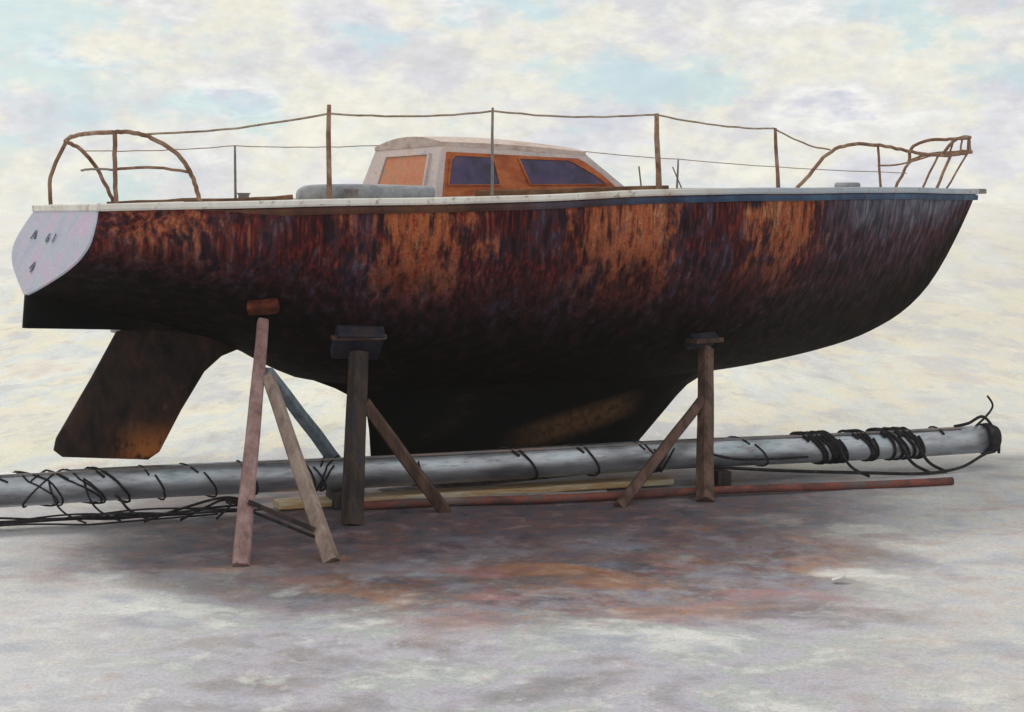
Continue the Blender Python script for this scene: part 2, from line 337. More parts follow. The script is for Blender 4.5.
    h2 = n.noise(n.map(ob, (1.1, 1.5, 1), (31, 4, 0)), 1.0, 4, 0.55, 0.1)
    stain_shade = n.mix(n.range(h1, 0.52, 0.62, 0, 0.75), stain_shade, n.ramp(c, [(0.35, (0.24, 0.085, 0.038)), (0.55, (0.44, 0.17, 0.055)), (0.7, (0.46, 0.26, 0.14))]))
    stain_shade = n.mix(n.range(h2, 0.54, 0.64, 0, 0.7), stain_shade, n.ramp(c2, [(0.35, (0.20, 0.050, 0.050)), (0.55, (0.38, 0.11, 0.11)), (0.7, (0.42, 0.24, 0.26))]))
    stain_shade = n.mix(n.range(h2, 0.34, 0.44, 0.65, 0), stain_shade, n.ramp(c, [(0.35, (0.10, 0.10, 0.16)), (0.6, (0.24, 0.25, 0.36))]))
    near = n.mix(n.math('MULTIPLY', zone, 0.9), near, stain_shade)
    hm = n.math('MULTIPLY', n.range(h2, 0.56, 0.66), n.range(Y, 10.2, 11.2, 0.10, 0.40))
    near = n.mix(hm, near, (0.40, 0.25, 0.25))
    near = n.mix(n.range(h1, 0.33, 0.43, 0.45, 0), near, (0.34, 0.36, 0.46))
    # boat's shadow painted into the ground colour, with rusty flecks
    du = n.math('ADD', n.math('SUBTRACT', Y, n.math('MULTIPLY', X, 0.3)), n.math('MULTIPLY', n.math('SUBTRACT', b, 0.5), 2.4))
    boat_shade = n.math('MULTIPLY', n.range(du, 11.7, 13.2), n.range(n.math('ABSOLUTE', n.math('ADD', X, 0.2)), 2.4, 4.2, 0.85, 0.0))
    near = n.mix(boat_shade, near, n.ramp(c, [(0.33, (0.040, 0.037, 0.050)), (0.46, (0.095, 0.085, 0.115)), (0.55, (0.16, 0.075, 0.07)), (0.64, (0.20, 0.17, 0.22)), (0.72, (0.26, 0.13, 0.07))]))
    # beyond the mast: bare cream coloured snow and sand
    f1 = n.noise(n.map(ob, (0.34, 0.12, 1), (1, 5, 0)), 1.0, 7, 0.62, 0.2)
    f2 = n.noise(n.map(ob, (0.8, 0.32, 1), (6, 2, 0)), 1.0, 6, 0.62, 0.2)
    f3 = n.noise(n.map(ob, (1.9, 0.8, 1), (2, 9, 0)), 1.0, 6, 0.65, 0.2)
    far = n.ramp(n.range(f1, 0.32, 0.68, smooth=False), [(0.0, (0.58, 0.59, 0.63)), (0.25, (0.72, 0.70, 0.66)), (0.45, (0.78, 0.74, 0.62)), (0.6, (0.66, 0.70, 0.72)), (0.75, (0.78, 0.77, 0.70)), (0.9, (0.70, 0.62, 0.54)), (1.0, (0.60, 0.60, 0.66))])
    far = n.mix(n.range(f2, 0.52, 0.62, 0, 0.8), far, (0.56, 0.57, 0.63))
    far = n.mix(n.range(f2, 0.36, 0.46, 0.7, 0), far, (0.80, 0.77, 0.62))
    far = n.mix(n.range(f3, 0.52, 0.68, 0, 0.55), far, (0.52, 0.50, 0.49))
    far = n.mix(n.range(f3, 0.34, 0.44, 0.6, 0), far, (0.78, 0.80, 0.80))
    f4 = n.noise(n.map(ob, (2.6, 0.9, 1), (15, 3, 0)), 1.0, 6, 0.68, 0.2)
    far = n.mix(n.range(f4, 0.54, 0.70, 0, 0.4), far, (0.47, 0.44, 0.42))
    far = n.mix(n.range(f4, 0.33, 0.42, 0.5, 0), far, (0.62, 0.72, 0.76))
    rt = n.range(n.math('SUBTRACT', X, n.math('MULTIPLY', Y, 0.14)), -1.0, 2.5, 0.0, 0.30)
    far = n.mix(rt, far, (0.56, 0.51, 0.45))
    far = n.mix(1.0, far, (1.10, 1.09, 1.06), 'MULTIPLY')
    far = n.mix(n.range(n.math('ADD', Y, n.math('MULTIPLY', n.math('SUBTRACT', f1, 0.5), 60)), 26, 60, 0, 0.75), far, (0.82, 0.80, 0.78))  # distance haze painted in: far ground pales towards the sky tone
    yd = n.math('ADD', Y, n.math('MULTIPLY', n.math('SUBTRACT', w, 0.5), 4.0))
    yd = n.math('SUBTRACT', yd, n.math('MULTIPLY', X, 0.22))
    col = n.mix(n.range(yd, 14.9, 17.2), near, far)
    grit = n.noise(ob, 120, 3, 0.7)
    col = n.mix(0.55, col, n.ramp(grain, [(0.3, 0.62), (0.62, 1.08)]), 'MULTIPLY')
    col = n.mix(0.5, col, n.ramp(grit, [(0.34, 0.45), (0.46, 1.0), (0.7, 1.1)]), 'MULTIPLY')
    wet = n.math('MULTIPLY', n.range(b, 0.42, 0.6), n.range(yd, 14, 17, 1, 0))
    rough = n.math('SUBTRACT', 0.92, n.math('MULTIPLY', wet, 0.45))
    h = n.math('ADD', n.math('MULTIPLY', c, 0.8), n.math('MULTIPLY', grain, 0.55))
    return n.done(col, rough, 0, h, 0.6, 0.04, 0.3)
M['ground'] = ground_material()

# ------------------------------------------------------------------ ground
def ground():
    def axis(lo, hi, near_lo, near_hi, step):
        xs = []; x = near_lo
        while x <= near_hi: xs.append(x); x += step
        g = step; x = near_hi
        while x < hi: g *= 1.12; x = min(x+g, hi); xs.append(x)
        g = step; x = near_lo; left = []
        while x > lo: g *= 1.2; x = max(x-g, lo); left.append(x)
        return left[::-1]+xs
    xs = axis(-2500, 2500, -22, 22, 0.25); ys = axis(-400, 4000, 5, 50, 0.3)
    from mathutils import noise
    vs = []
    for y in ys:
        for x in xs:
            z = (noise.noise(Vector((x*0.55, y*0.55, 0)))*0.02 + noise.noise(Vector((x*1.7, y*1.7, 3)))*0.008)
            z = max(-0.03, min(0.012, z-0.008))
            if y > 19:
                k = min(1, (y-19)/8)
                z += k*(0.05+0.14*noise.noise(Vector((x*0.45, y*0.3, 7)))+0.07*noise.noise(Vector((x*1.1, y*0.6, 2))))
                q = min(1, max(0, (y-20)/34)); q = q*q*(3-2*q)
                z += q*(2.15+0.8*noise.noise(Vector((x*0.10, y*0.05, 11)))+0.35*noise.noise(Vector((x*0.3, y*0.1, 5)))+0.12*noise.noise(Vector((x*0.9, y*0.3, 9))))
            if y > 70: z -= min(1, (y-70)/80)*0.7
            vs.append((x, y, z))
    nx = len(xs); fs = []
    for j in range(len(ys)-1):
        for i in range(nx-1):
            fs.append((j*nx+i, j*nx+i+1, (j+1)*nx+i+1, (j+1)*nx+i))
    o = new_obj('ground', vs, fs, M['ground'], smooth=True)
    o['kind'] = 'structure'
ground()

# ------------------------------------------------------------------ the boat
# boat frame: x forward to the bow, y to port (away from the camera), z up from the ground
YAW = R(30); ORG = Vector((0, 16, 0))
boat = thing('sailboat', 'old sailing yacht with streaked rusty black hull, propped ashore on timber stands', 'sailboat', ORG, YAW)
BW = Matrix.Translation(ORG) @ Matrix.Rotation(YAW, 4, 'Z')
def toworld(v): return BW @ Vector(v)
def tolocal(v): return BW.inverted() @ Vector(v)

BEAM = [(-4.44, 1.07), (-3.8, 1.25), (-3.0, 1.47), (-1.0, 1.70), (0.5, 1.72), (2.0, 1.56), (3.5, 1.18), (4.6, 0.78), (5.6, 0.38), (6.2, 0.12), (6.42, 0.03)]
SHEER = [(-4.44, 2.645), (-3.0, 2.675), (-1.0, 2.725), (0.5, 2.785), (2.0, 2.82), (4.0, 2.85), (6.42, 2.865)]
BOT = [(-4.44, 1.90), (-3.8, 1.72), (-3.1, 1.50), (-2.8, 1.36), (-2.55, 1.20), (-2.3, 1.09), (-1.9, 1.02), (-1.5, 0.97), (0.0, 0.90), (1.5, 0.88), (2.6, 0.93), (3.5, 1.02), (4.44, 1.18), (5.0, 1.36), (5.29, 1.50), (5.6, 1.72), (5.84, 1.97), (6.1, 2.32), (6.3, 2.63), (6.42, 2.835)]
STERN = [(0, 1.0), (0.18, 1.12), (0.38, 1.20), (0.52, 1.13), (0.66, 0.93), (0.82, 0.55), (0.93, 0.24), (1, 0.0)]   # tumblehome and V at the stern
def hull_pt(t0, side, u):
    """side +1 starboard (near), u 0 at the sheer .. 1 at the bottom"""
    b = interp(BEAM, t0); zs = interp(SHEER, t0); zk = interp(BOT, t0)
    k = max(0.0, min(1.0, (t0-1.5)/4.5))
    e = 2.3 - 1.15*k; g = 0.62 + 0.35*k
    w = b*max(0.0, 1-u**e)**g
    z = zs + (zk-zs)*u
    q = max(0.0, min(1.0, (-2.5-t0)/1.94)); q = q*q*(3-2*q)
    w += q*(b*interp(STERN, u) - w)
    r = -0.45*max(0.0, min(1.0, (-2.4-t0)/2.04))**1.5
    return Vector((t0 + (zs-z)*r, -side*w, z))
ST = [-4.44 + (6.42+4.44)*i/72 for i in range(69)] + [5.95, 6.05, 6.15, 6.22, 6.29, 6.35, 6.39, 6.42]
ST = sorted(set(round(x, 4) for x in ST))
US = [1-math.cos(math.pi/2*i/22) if False else math.sin(math.pi/2*i/22) for i in range(23)]
def make_hull():
    vs = []; uv = []; fs = []
    ring = [(1, u) for u in US] + [(-1, u) for u in US[-2::-1]]
    n = len(ring)
    for t in ST:
        for sd, u in ring:
            vs.append(hull_pt(t, sd, u)); uv.append((t, u))
    for i in range(len(ST)-1):
        for k in range(n-1):
            fs.append((i*n+k, i*n+k+1, (i+1)*n+k+1, (i+1)*n+k))
    fs.append(tuple(range(n)))           # stern closure
    return new_obj('hull', vs, fs, M['hull'], boat, True, uvs=uv), vs, fs
hull, HV, HF = make_hull()
BVH = BVHTree.FromPolygons([toworld(v) for v in HV], HF)

# transom panel: lies on the raked stern, 6 mm proud
def make_transom():
    aft = Vector((-1, 0, -0.45)).normalized()       # outward normal of raked plane is (-cos, 0, +sin)
    nrm = Vector((-0.912, 0, 0.41)).normalized()
    pts = [hull_pt(-4.44, 1, u) for u in US] + [hull_pt(-4.44, -1, u) for u in US[-2::-1]]
    n = len(pts); c = Vector((-4.58, 0, 2.35))
    a = [c+(p-c)*0.985+nrm*0.002 for p in pts]; b = [c+(p-c)*0.97+nrm*0.016 for p in pts]
    fs = [tuple(range(n))[::-1], tuple(range(n, 2*n))] + [(i, (i+1) % n, n+(i+1) % n, n+i) for i in range(n)]
    tr = new_obj('transom', a+b, fs, M['transom'], boat)
    up = Vector((0.41, 0, 0.912)).normalized(); right = Vector((0, -1, 0))
    for body, lat, z, sx, sy in (('A', -0.66, 2.38, 2.1, 1.0), ('6', -0.10, 2.36, 1.5, 0.95), ('1', 0.11, 2.36, 1.5, 0.95), ('4', -0.22, 2.10, 2.2, 1.15)):
        cu = bpy.data.curves.new('registration_mark', 'FONT'); cu.body = body; cu.size = 0.125; cu.extrude = 0.003
        tmp = bpy.data.objects.new('registration_mark', cu); COL.objects.link(tmp)
        bpy.context.view_layer.update()
        me = bpy.data.meshes.new_from_object(tmp.evaluated_get(bpy.context.evaluated_depsgraph_get()))
        bpy.data.objects.remove(tmp)
        t0 = -4.44 + (2.66-z)*(-0.45)
        org = Vector((t0, -lat, z)) + nrm*0.021
        mt = Matrix((( right.x*sx, up.x*sy, nrm.x, org.x), (right.y*sx, up.y*sy, nrm.y, org.y), (right.z*sx, up.z*sy, nrm.z, org.z), (0, 0, 0, 1)))
        me.transform(mt)
        me.materials.clear(); me.materials.append(M['ink'])
        o = bpy.data.objects.new('registration_mark', me); COL.objects.link(o); o.parent = tr
make_transom()

# deck with camber
def make_deck():
    vs = []; fs = []; K = 10
    for t in ST:
        b = interp(BEAM, t)*0.985; zs = interp(SHEER, t)
        for k in range(K+1):
            q = -1+2*k/K
            vs.append((t, q*b, zs-0.015+0.09*b/1.7*(1-q*q)))
    for i in range(len(ST)-1):
        for k in range(K):
            fs.append((i*(K+1)+k, i*(K+1)+k+1, (i+1)*(K+1)+k+1, (i+1)*(K+1)+k))
    new_obj('deck', vs, fs, M['deck'], boat, True)
make_deck()
def deck_z(t, p):
    b = interp(BEAM, t); q = min(1, abs(p)/b)
    return interp(SHEER, t)-0.015+0.09*b/1.7*(1-q*q)

def sweep_edge(name, side, prof, mat, t_end=6.42, t_start=-4.44):
    """profile (out, up) swept along the deck edge"""
    vs = []; fs = []; m = len(prof)
    sts = [t for t in ST if t_start-1e-6 <= t <= t_end]
    for t in sts:
        e = hull_pt(t, side, 0); jig = 0.003*math.sin(t*1.7)+0.0015*math.sin(t*4.3)
        for ox, oz in prof:
            vs.append(Vector((t, e.y - side*ox if abs(e.y) > 0.02 or ox > 0 else e.y, e.z+oz+jig)))
    for i in range(len(sts)-1):
        for k in range(m):
            k2 = (k+1) % m
            fs.append((i*m+k, i*m+k2, (i+1)*m+k2, (i+1)*m+k))
    fs.append(tuple(range(m))); fs.append(tuple((len(sts)-1)*m+k for k in range(m)))
    return new_obj(name, vs, fs, mat, boat)
for sd in (1, -1):
    sweep_edge('toe_rail', sd, [(-0.035, -0.02), (0.028, -0.012), (0.036, 0.004), (0.034, 0.038), (0.020, 0.048), (-0.03, 0.048)], M['toe'])
    sweep_edge('rub_strake', sd, [(-0.012, -0.085), (0.012, -0.082), (0.020, -0.055), (0.016, -0.024), (-0.008, -0.022)], M['strake'])
# stern edge trim across the top of the transom, and the little stem head plate at the bow
MB().beam((-4.445, 1.08, 2.662), (-4.445, -1.08, 2.662), 0.05, 0.06, (0, 0, 1)).build('stern_trim', M['toe'], boat)
MB().box((6.43, 0, 2.885), (0.13, 0, 0), (0, 0.055, 0), (0, 0, 0.03)).build('stemhead_fitting', M['rail_grey'], boat, bevel=0.012)

# keel
def foil(le, te, z, th, n=14):
    pts = []
    for i in range(n+1):
        s = i/n; x = le+(te-le)*s
        w = th*2.6*(0.2969*math.sqrt(s)-0.126*s-0.3516*s*s+0.2843*s**3-0.1036*s**4)
        pts.append((x, w, z))
    ring = pts + [(x, -w, zz) for x, w, zz in pts[-2:0:-1]]
    return ring
def loft(name, secs, mat):
    n = len(secs[0]); vs = [p for s in secs for p in s]; fs = []
    for i in range(len(secs)-1):
        for k in range(n):
            k2 = (k+1) % n
            fs.append((i*n+k, i*n+k2, (i+1)*n+k2, (i+1)*n+k))
    fs.append(tuple(range(n))); fs.append(tuple((len(secs)-1)*n+k for k in range(n)))
    return new_obj(name, vs, fs, mat, boat, True)
KEEL = [(1.22, 3.0, -2.4, 1.9), (1.08, 2.85, -2.2, 1.45), (0.97, 2.58, -1.92, 1.05), (0.88, 2.35, -1.75, 0.76), (0.79, 2.16, -1.64, 0.56), (0.68, 2.02, -1.59, 0.42), (0.55, 1.88, -1.57, 0.30), (0.25, 1.55, -1.55, 0.31), (0.12, 1.42, -1.54, 0.30), (0.06, 1.30, -1.50, 0.24)]
loft('keel', [foil(le, te, z, th) for z, le, te, th in KEEL], M['keel'])
# skeg and raked rudder
def slab(name, poly, half, mat, nseg=5):
    """thick fin in the centre plane from an outline of (x, z): full thickness inside, eased at the edge"""
    c = Vector((sum(p[0] for p in poly)/len(poly), 0, sum(p[1] for p in poly)/len(poly)))
    pts = [Vector((x, 0, z)) for x, z in poly]
    rings = []
    for k, (s, w) in enumerate(((1.0, 0.25), (0.975, 0.6), (0.93, 0.85), (0.82, 1.0))):
        rings.append([c+(p-c)*s+Vector((0, half*w, 0)) for p in pts])
    for s, w in ((0.82, 1.0), (0.93, 0.85), (0.975, 0.6), (1.0, 0.25)):
        rings.append([c+(p-c)*s+Vector((0, -half*w, 0)) for p in pts])
    n = len(pts); vs = [v for r in rings for v in r]; fs = []
    for i in range(len(rings)):
        j = (i+1) % len(rings)
        if i == 3: continue
        for k in range(n):
            k2 = (k+1) % n
            fs.append((i*n+k, i*n+k2, j*n+k2, j*n+k))
    fs.append(tuple(3*n+k for k in range(n))); fs.append(tuple(4*n+k for k in range(n)))
    return new_obj(name, vs, fs, mat, boat, True)
def dense(poly, sub=5):
    out = []
    n = len(poly)
    for i in range(n):
        a = poly[i]; b = poly[(i+1) % n]
        for k in range(sub): out.append((a[0]+(b[0]-a[0])*k/sub, a[1]+(b[1]-a[1])*k/sub))
    return out
slab('skeg', dense([(-4.78, 1.93), (-4.80, 1.64), (-4.2, 1.61), (-3.5, 1.575), (-2.9, 1.44), (-2.5, 1.40), (-2.5, 1.62), (-3.4, 1.88)]), 0.14, M['keel'])
slab('rudder', dense([(-3.95, 1.66), (-4.22, 1.18), (-4.52, 0.68), (-4.54, 0.58), (-4.47, 0.52), (-3.72, 0.44), (-3.62, 0.50), (-3.42, 0.86), (-3.20, 1.20), (-2.98, 1.38), (-2.70, 1.48), (-2.8, 1.66)]), 0.075, M['rudder'])
MB().tube([(-3.98, 0.04, 1.70), (-4.0, 0, 1.58)], 0.05, 10).build('rudder_bearing', M['white'], boat, True)

# ---------------------------------------------------------------- cabin
def quad_fn(a, b, c, d):
    a, b, c, d = map(Vector, (a, b, c, d))
    nrm = (b-a).cross(d-a).normalized()
    return (lambda u, v: a*(1-u)*(1-v)+b*u*(1-v)+c*u*v+d*(1-u)*v), nrm
def plate(name, fn, nrm, poly, lo, hi, mat, parent, inset=0.0, out=None):
    P = [fn(u, v) for u, v in poly]; n = len(P); c = sum(P, Vector())/n
    vs = [p+nrm*lo for p in P] + [c+(p-c)*(1-inset)+nrm*hi for p in P]
    fs = [tuple(range(n))[::-1], tuple(range(n, 2*n))] + [(i, (i+1) % n, n+(i+1) % n, n+i) for i in range(n)]
    return new_obj(name, vs, fs, mat, parent)
def frame(name, fn, nrm, poly, grow, lo, hi, mat, parent):
    P = [fn(u, v) for u, v in poly]; n = len(P); c = sum(P, Vector())/n
    Q = [p+(p-c).normalized()*grow for p in P]
    vs = [p+nrm*lo for p in Q]+[p+nrm*hi for p in Q]+[p+nrm*hi for p in P]+[p+nrm*lo for p in P]
    fs = []
    for k in range(3):
        for i in range(n): fs.append((k*n+i, k*n+(i+1) % n, (k+1)*n+(i+1) % n, (k+1)*n+i))
    for i in range(n): fs.append((3*n+i, 3*n+(i+1) % n, (i+1) % n, i))
    return new_obj(name, vs, fs, mat, parent)

CB = [(-1.32, 0.86, 2.74), (0.98, 0.74, 2.80)]        # bottom aft, bottom front (x, half width, z)
CT = [(-1.16, 0.0, 3.265), (0.44, 0.66, 3.205)]       # eaves
def flat_side():            # the half width that keeps the cabin side one flat plane
    a = Vector(CB[0]); n = (Vector(CB[1])-a).cross(Vector(CT[1])-a)
    x, _, z = CT[0]
    return a.y - (n.x*(x-a.x)+n.z*(z-a.z))/n.y
CT[0] = (CT[0][0], flat_side(), CT[0][2])
def make_cabin():
    K = 8; vs = []; fs = []
    # trunk sides and ends: ring of section points per station
    secs = []
    for s in range(7):
        q = s/6
        xb = CB[0][0]+(CB[1][0]-CB[0][0])*q; xt = CT[0][0]+(CT[1][0]-CT[0][0])*q
        wb = CB[0][1]+(CB[1][1]-CB[0][1])*q; wt = CT[0][1]+(CT[1][1]-CT[0][1])*q
        zb = CB[0][2]+(CB[1][2]-CB[0][2])*q; zt = CT[0][2]+(CT[1][2]-CT[0][2])*q
        secs.append([(xb, -wb, zb), (xt, -wt, zt), (xt, wt, zt), (xb, wb, zb)])
    for r in secs: vs += [Vector(p) for p in r]
    for i in range(6):
        for k in range(3): fs.append((i*4+k, i*4+k+1, i*4+5+k, i*4+4+k))
        fs.append((i*4+3, i*4, i*4+4, i*4+7))
    fs.append((0, 3, 2, 1)); fs.append((24, 25, 26, 27))
    cab = new_obj('cabin', vs, fs, M['cabin'], boat, bevel=0.012)
    # roof: cambered slab overhanging the eaves a little
    vs = []; fs = []; N = 10; L = 12
    for i in range(L+1):
        q = i/L; x = CT[0][0]-0.012+(CT[1][0]+0.02-CT[0][0])*q
        w = CT[0][1]+(CT[1][1]-CT[0][1])*q+0.008; z = CT[0][2]+(CT[1][2]-CT[0][2])*q
        bow = 0.035*math.sin(math.pi*min(1, q*1.0))
        for k in range(N+1):
            y = -1+2*k/N
            vs.append(Vector((x, y*w, z+0.012+0.075*(1-y*y)+bow*(1-0.5*y*y))))
    m = len(vs)
    vs += [Vector((v.x, v.y, CT[0][2]+(CT[1][2]-CT[0][2])*(v.x-CT[0][0])/(CT[1][0]-CT[0][0])-0.022)) for v in vs]
    W = N+1
    for i in range(L):
        for k in range(N):
            a = i*W+k
            fs.append((a, a+1, a+W+1, a+W)); fs.append((m+a, m+a+W, m+a+W+1, m+a+1))
    for i in range(L):
        for k in (0, N):
            a = i*W+k; fs.append((a, a+W, m+a+W, m+a))
    for k in range(N):
        for i in (0, L):
            a = i*W+k; fs.append((a, a+1, m+a+1, m+a))
    new_obj('roof', vs, fs, M['roof'], cab, False)
    # sides: wood panel with two dark windows
    for sd in (-1, 1):
        A = (CB[0][0], sd*CB[0][1], CB[0][2]); B = (CB[1][0], sd*CB[1][1], CB[1][2])
        C = (CT[1][0], sd*CT[1][1], CT[1][2]); D = (CT[0][0], sd*CT[0][1], CT[0][2])
        fn, nr = quad_fn(A, B, C, D)
        if nr.y*sd < 0: nr = -nr
        pan = plate('side_panel', fn, nr, [(0.035, 0.04), (0.945, 0.04), (0.945, 0.50), (0.92, 0.78), (0.90, 0.85), (0.03, 0.85)], -0.006, 0.010, M['wood'], cab, 0.01)
        for poly in ([(0.06, 0.25), (0.318, 0.25), (0.318, 0.77), (0.085, 0.77), (0.065, 0.70)], [(0.485, 0.25), (0.895, 0.25), (0.885, 0.45), (0.83, 0.70), (0.80, 0.77), (0.485, 0.77)]):
            plate('window', fn, nr, poly, 0.007, 0.016, M['glass'], cab)
            frame('window_frame', fn, nr, poly, 0.020, 0.004, 0.026, M['wood'], cab)
    # aft end: washboards in a grey frame
    A = (CB[0][0], CB[0][1], CB[0][2]); B = (CB[0][0], -CB[0][1], CB[0][2]); C = (CT[0][0], -CT[0][1], CT[0][2]); D = (CT[0][0], CT[0][1], CT[0][2])
    fn, nr = quad_fn(A, B, C, D)
    if nr.x > 0: nr = -nr
    plate('companionway_door', fn, nr, [(0.26, 0.10), (0.86, 0.10), (0.85, 0.80), (0.25, 0.80)], -0.004, 0.014, M['door'], cab, 0.02)
    frame('door_frame', fn, nr, [(0.26, 0.10), (0.86, 0.10), (0.85, 0.80), (0.25, 0.80)], 0.035, -0.003, 0.024, M['cabin'], cab)
    return cab
make_cabin()

# cockpit coamings: long low grey boxes with a rounded after end
for sd in (1, -1):
    pts = smooth_path([(-2.72, -sd*1.06, 2.76), (-2.62, -sd*1.07, 2.80), (-2.1, -sd*1.07, 2.812), (-1.42, -sd*1.0, 2.80)], 6)
    mb = MB(); secv = []; fs = []
    for p in pts:
        for y, z in ((-0.075, -0.14), (0.075, -0.14), (0.075, 0.02), (0.05, 0.05), (0, 0.06), (-0.05, 0.05), (-0.075, 0.02)):
            secv.append(p+Vector((0, y, z)))
    for i in range(len(pts)-1):
        for k in range(7):
            k2 = (k+1) % 7; fs.append((i*7+k, i*7+k2, i*7+7+k2, i*7+7+k))
    fs.append(tuple(range(7))); fs.append(tuple((len(pts)-1)*7+k for k in range(7)))
    mb.add(secv, fs); 
    if sd == 1: mb.build('coaming', M['coaming'], boat, True)
    w = MB(); w.tube([(-2.34, -sd*1.30, deck_z(-2.34, 1.30)-0.01), (-2.34, -sd*1.30, 2.75), (-2.34, -sd*1.30, 2.79), (-2.34, -sd*1.30, 2.82)], [0.075, 0.06, 0.052, 0.07], 14)
    w.build('winch', M['rail_grey'], boat, True)
    # weathered wooden capping on the side deck, aft
    MB().beam((-3.75, -sd*1.12, deck_z(-3.75, 1.12)+0.005), (-2.85, -sd*1.22, deck_z(-2.85, 1.22)+0.02), 0.085, 0.12, (0, 0, 1), wobble=0.006).build('cockpit_capping', M['brown'], boat)
    MB().beam((-1.05, -sd*1.18, deck_z(-1, 1.18)+0.03), (1.1, -sd*1.12, deck_z(1.1, 1.12)+0.02), 0.05, 0.07, (0, 0, 1), wobble=0.004).build('grab_rail', M['brown'], boat)

# ---------------------------------------------------------------- rails, stanchions, lifelines
def rail_y(t, inset=0.06): return interp(BEAM, t)-inset
def wob(pts, a=0.006):
    return [p+Vector((random.uniform(-a, a), random.uniform(-a, a), random.uniform(-a, a))) for p in pts]
def make_pushpit():
    mb = MB(); yn = rail_y(-4.25)
    side = []
    for sd in (1, -1):
        leg = []
        y = lambda t: -sd*rail_y(t)
        arc = [(-3.66, y(-3.66), 2.70), (-3.70, y(-3.7), 2.86), (-3.80, y(-3.8), 3.06), (-3.98, y(-3.98), 3.20), (-4.14, y(-4.1), 3.262), (-4.30, y(-4.3)*0.96, 3.272)]
        if sd == -1: arc = [(-3.66, y(-3.66), 2.70), (-3.72, y(-3.7)*0.995, 2.82), (-3.84, y(-3.8)*0.975, 3.02), (-3.98, y(-3.98)*0.94, 3.17), (-4.10, y(-4.1)*0.91, 3.245), (-4.20, y(-4.2)*0.86, 3.268)]
        side.append(arc)
        mb.tube(wob(smooth_path(arc, 6), 0.005), 0.019, 8)
    top = [side[0][-1], (-4.38, -0.5, 3.28), (-4.38, 0, 3.28), (-4.30, 0.5, 3.275), side[1][-1]]
    mb.tube(wob(smooth_path(top, 6), 0.005), 0.019, 8)
    pp = mb.build('pushpit', M['rail'], boat, True)
    for sd in (1, -1):
        tp = side[0][-1] if sd == 1 else side[1][-1]
        MB().tube(wob(smooth_path([(-4.30, -sd*rail_y(-4.3), 2.66), (-4.31, -sd*rail_y(-4.3)*0.99, 2.95), tp], 5), 0.003), 0.019, 8).build('pushpit_leg', M['rail'], pp, True)
        if sd == 1: MB().tube(wob(smooth_path([(-3.73, -sd*rail_y(-3.73), 2.95), (-4.0, -sd*rail_y(-4.0), 2.985), (-4.31, -sd*rail_y(-4.3)*0.97, 2.97)], 5), 0.004), 0.012, 6).build('pushpit_mid_rail', M['rail'], pp, True)
    MB().tube(wob(smooth_path([(-4.31, -0.98, 2.97), (-4.36, -0.55, 2.98), (-4.34, -0.15, 2.985)], 6), 0.004), 0.010, 6).build('pushpit_mid_rail', M['rail_grey'], pp, True)
make_pushpit()

TOP = {}
def stanchion(t, sd, h, r, mat, lean=(0, 0)):
    b = Vector((t, -sd*rail_y(t), interp(SHEER, t)-0.01)); tp = b+Vector((lean[0], lean[1], h))
    s = MB().tube(wob([b, b.lerp(tp, 0.3), b.lerp(tp, 0.7), tp], 0.005), [r*1.25, r*1.05, r, r*0.85], 8).build('stanchion', mat, boat, True)
    MB().tube([b+Vector((0, 0, -0.004)), b+Vector((0, 0, 0.02)), b+Vector((0, 0, 0.05))], [r*2.4, r*2.2, r*1.4], 10).build('stanchion_base', mat, s, True)
    return tp
near = [(-2.62, 0.85, 0.022, M['rail'], (0.0, 0)), (-1.14, 0.83, 0.013, M['rail_grey'], (0, 0)), (0.62, 0.77, 0.025, M['rail'], (-0.03, 0)), (2.2, 0.64, 0.018, M['rail'], (-0.05, 0))]
tops_n = [stanchion(t, 1, h, r, m, l) for t, h, r, m, l in near]
far = [(-2.35, 0.62, 0.013, M['rail_grey'], (0, 0)), (-0.6, 0.62, 0.012, M['rail_grey'], (0, 0)), (1.2, 0.60, 0.012, M['rail_grey'], (0, 0)), (2.95, 0.42, 0.012, M['rail_grey'], (0.02, 0))]
tops_f = [stanchion(t, -1, h, r, m, l) for t, h, r, m, l in far]

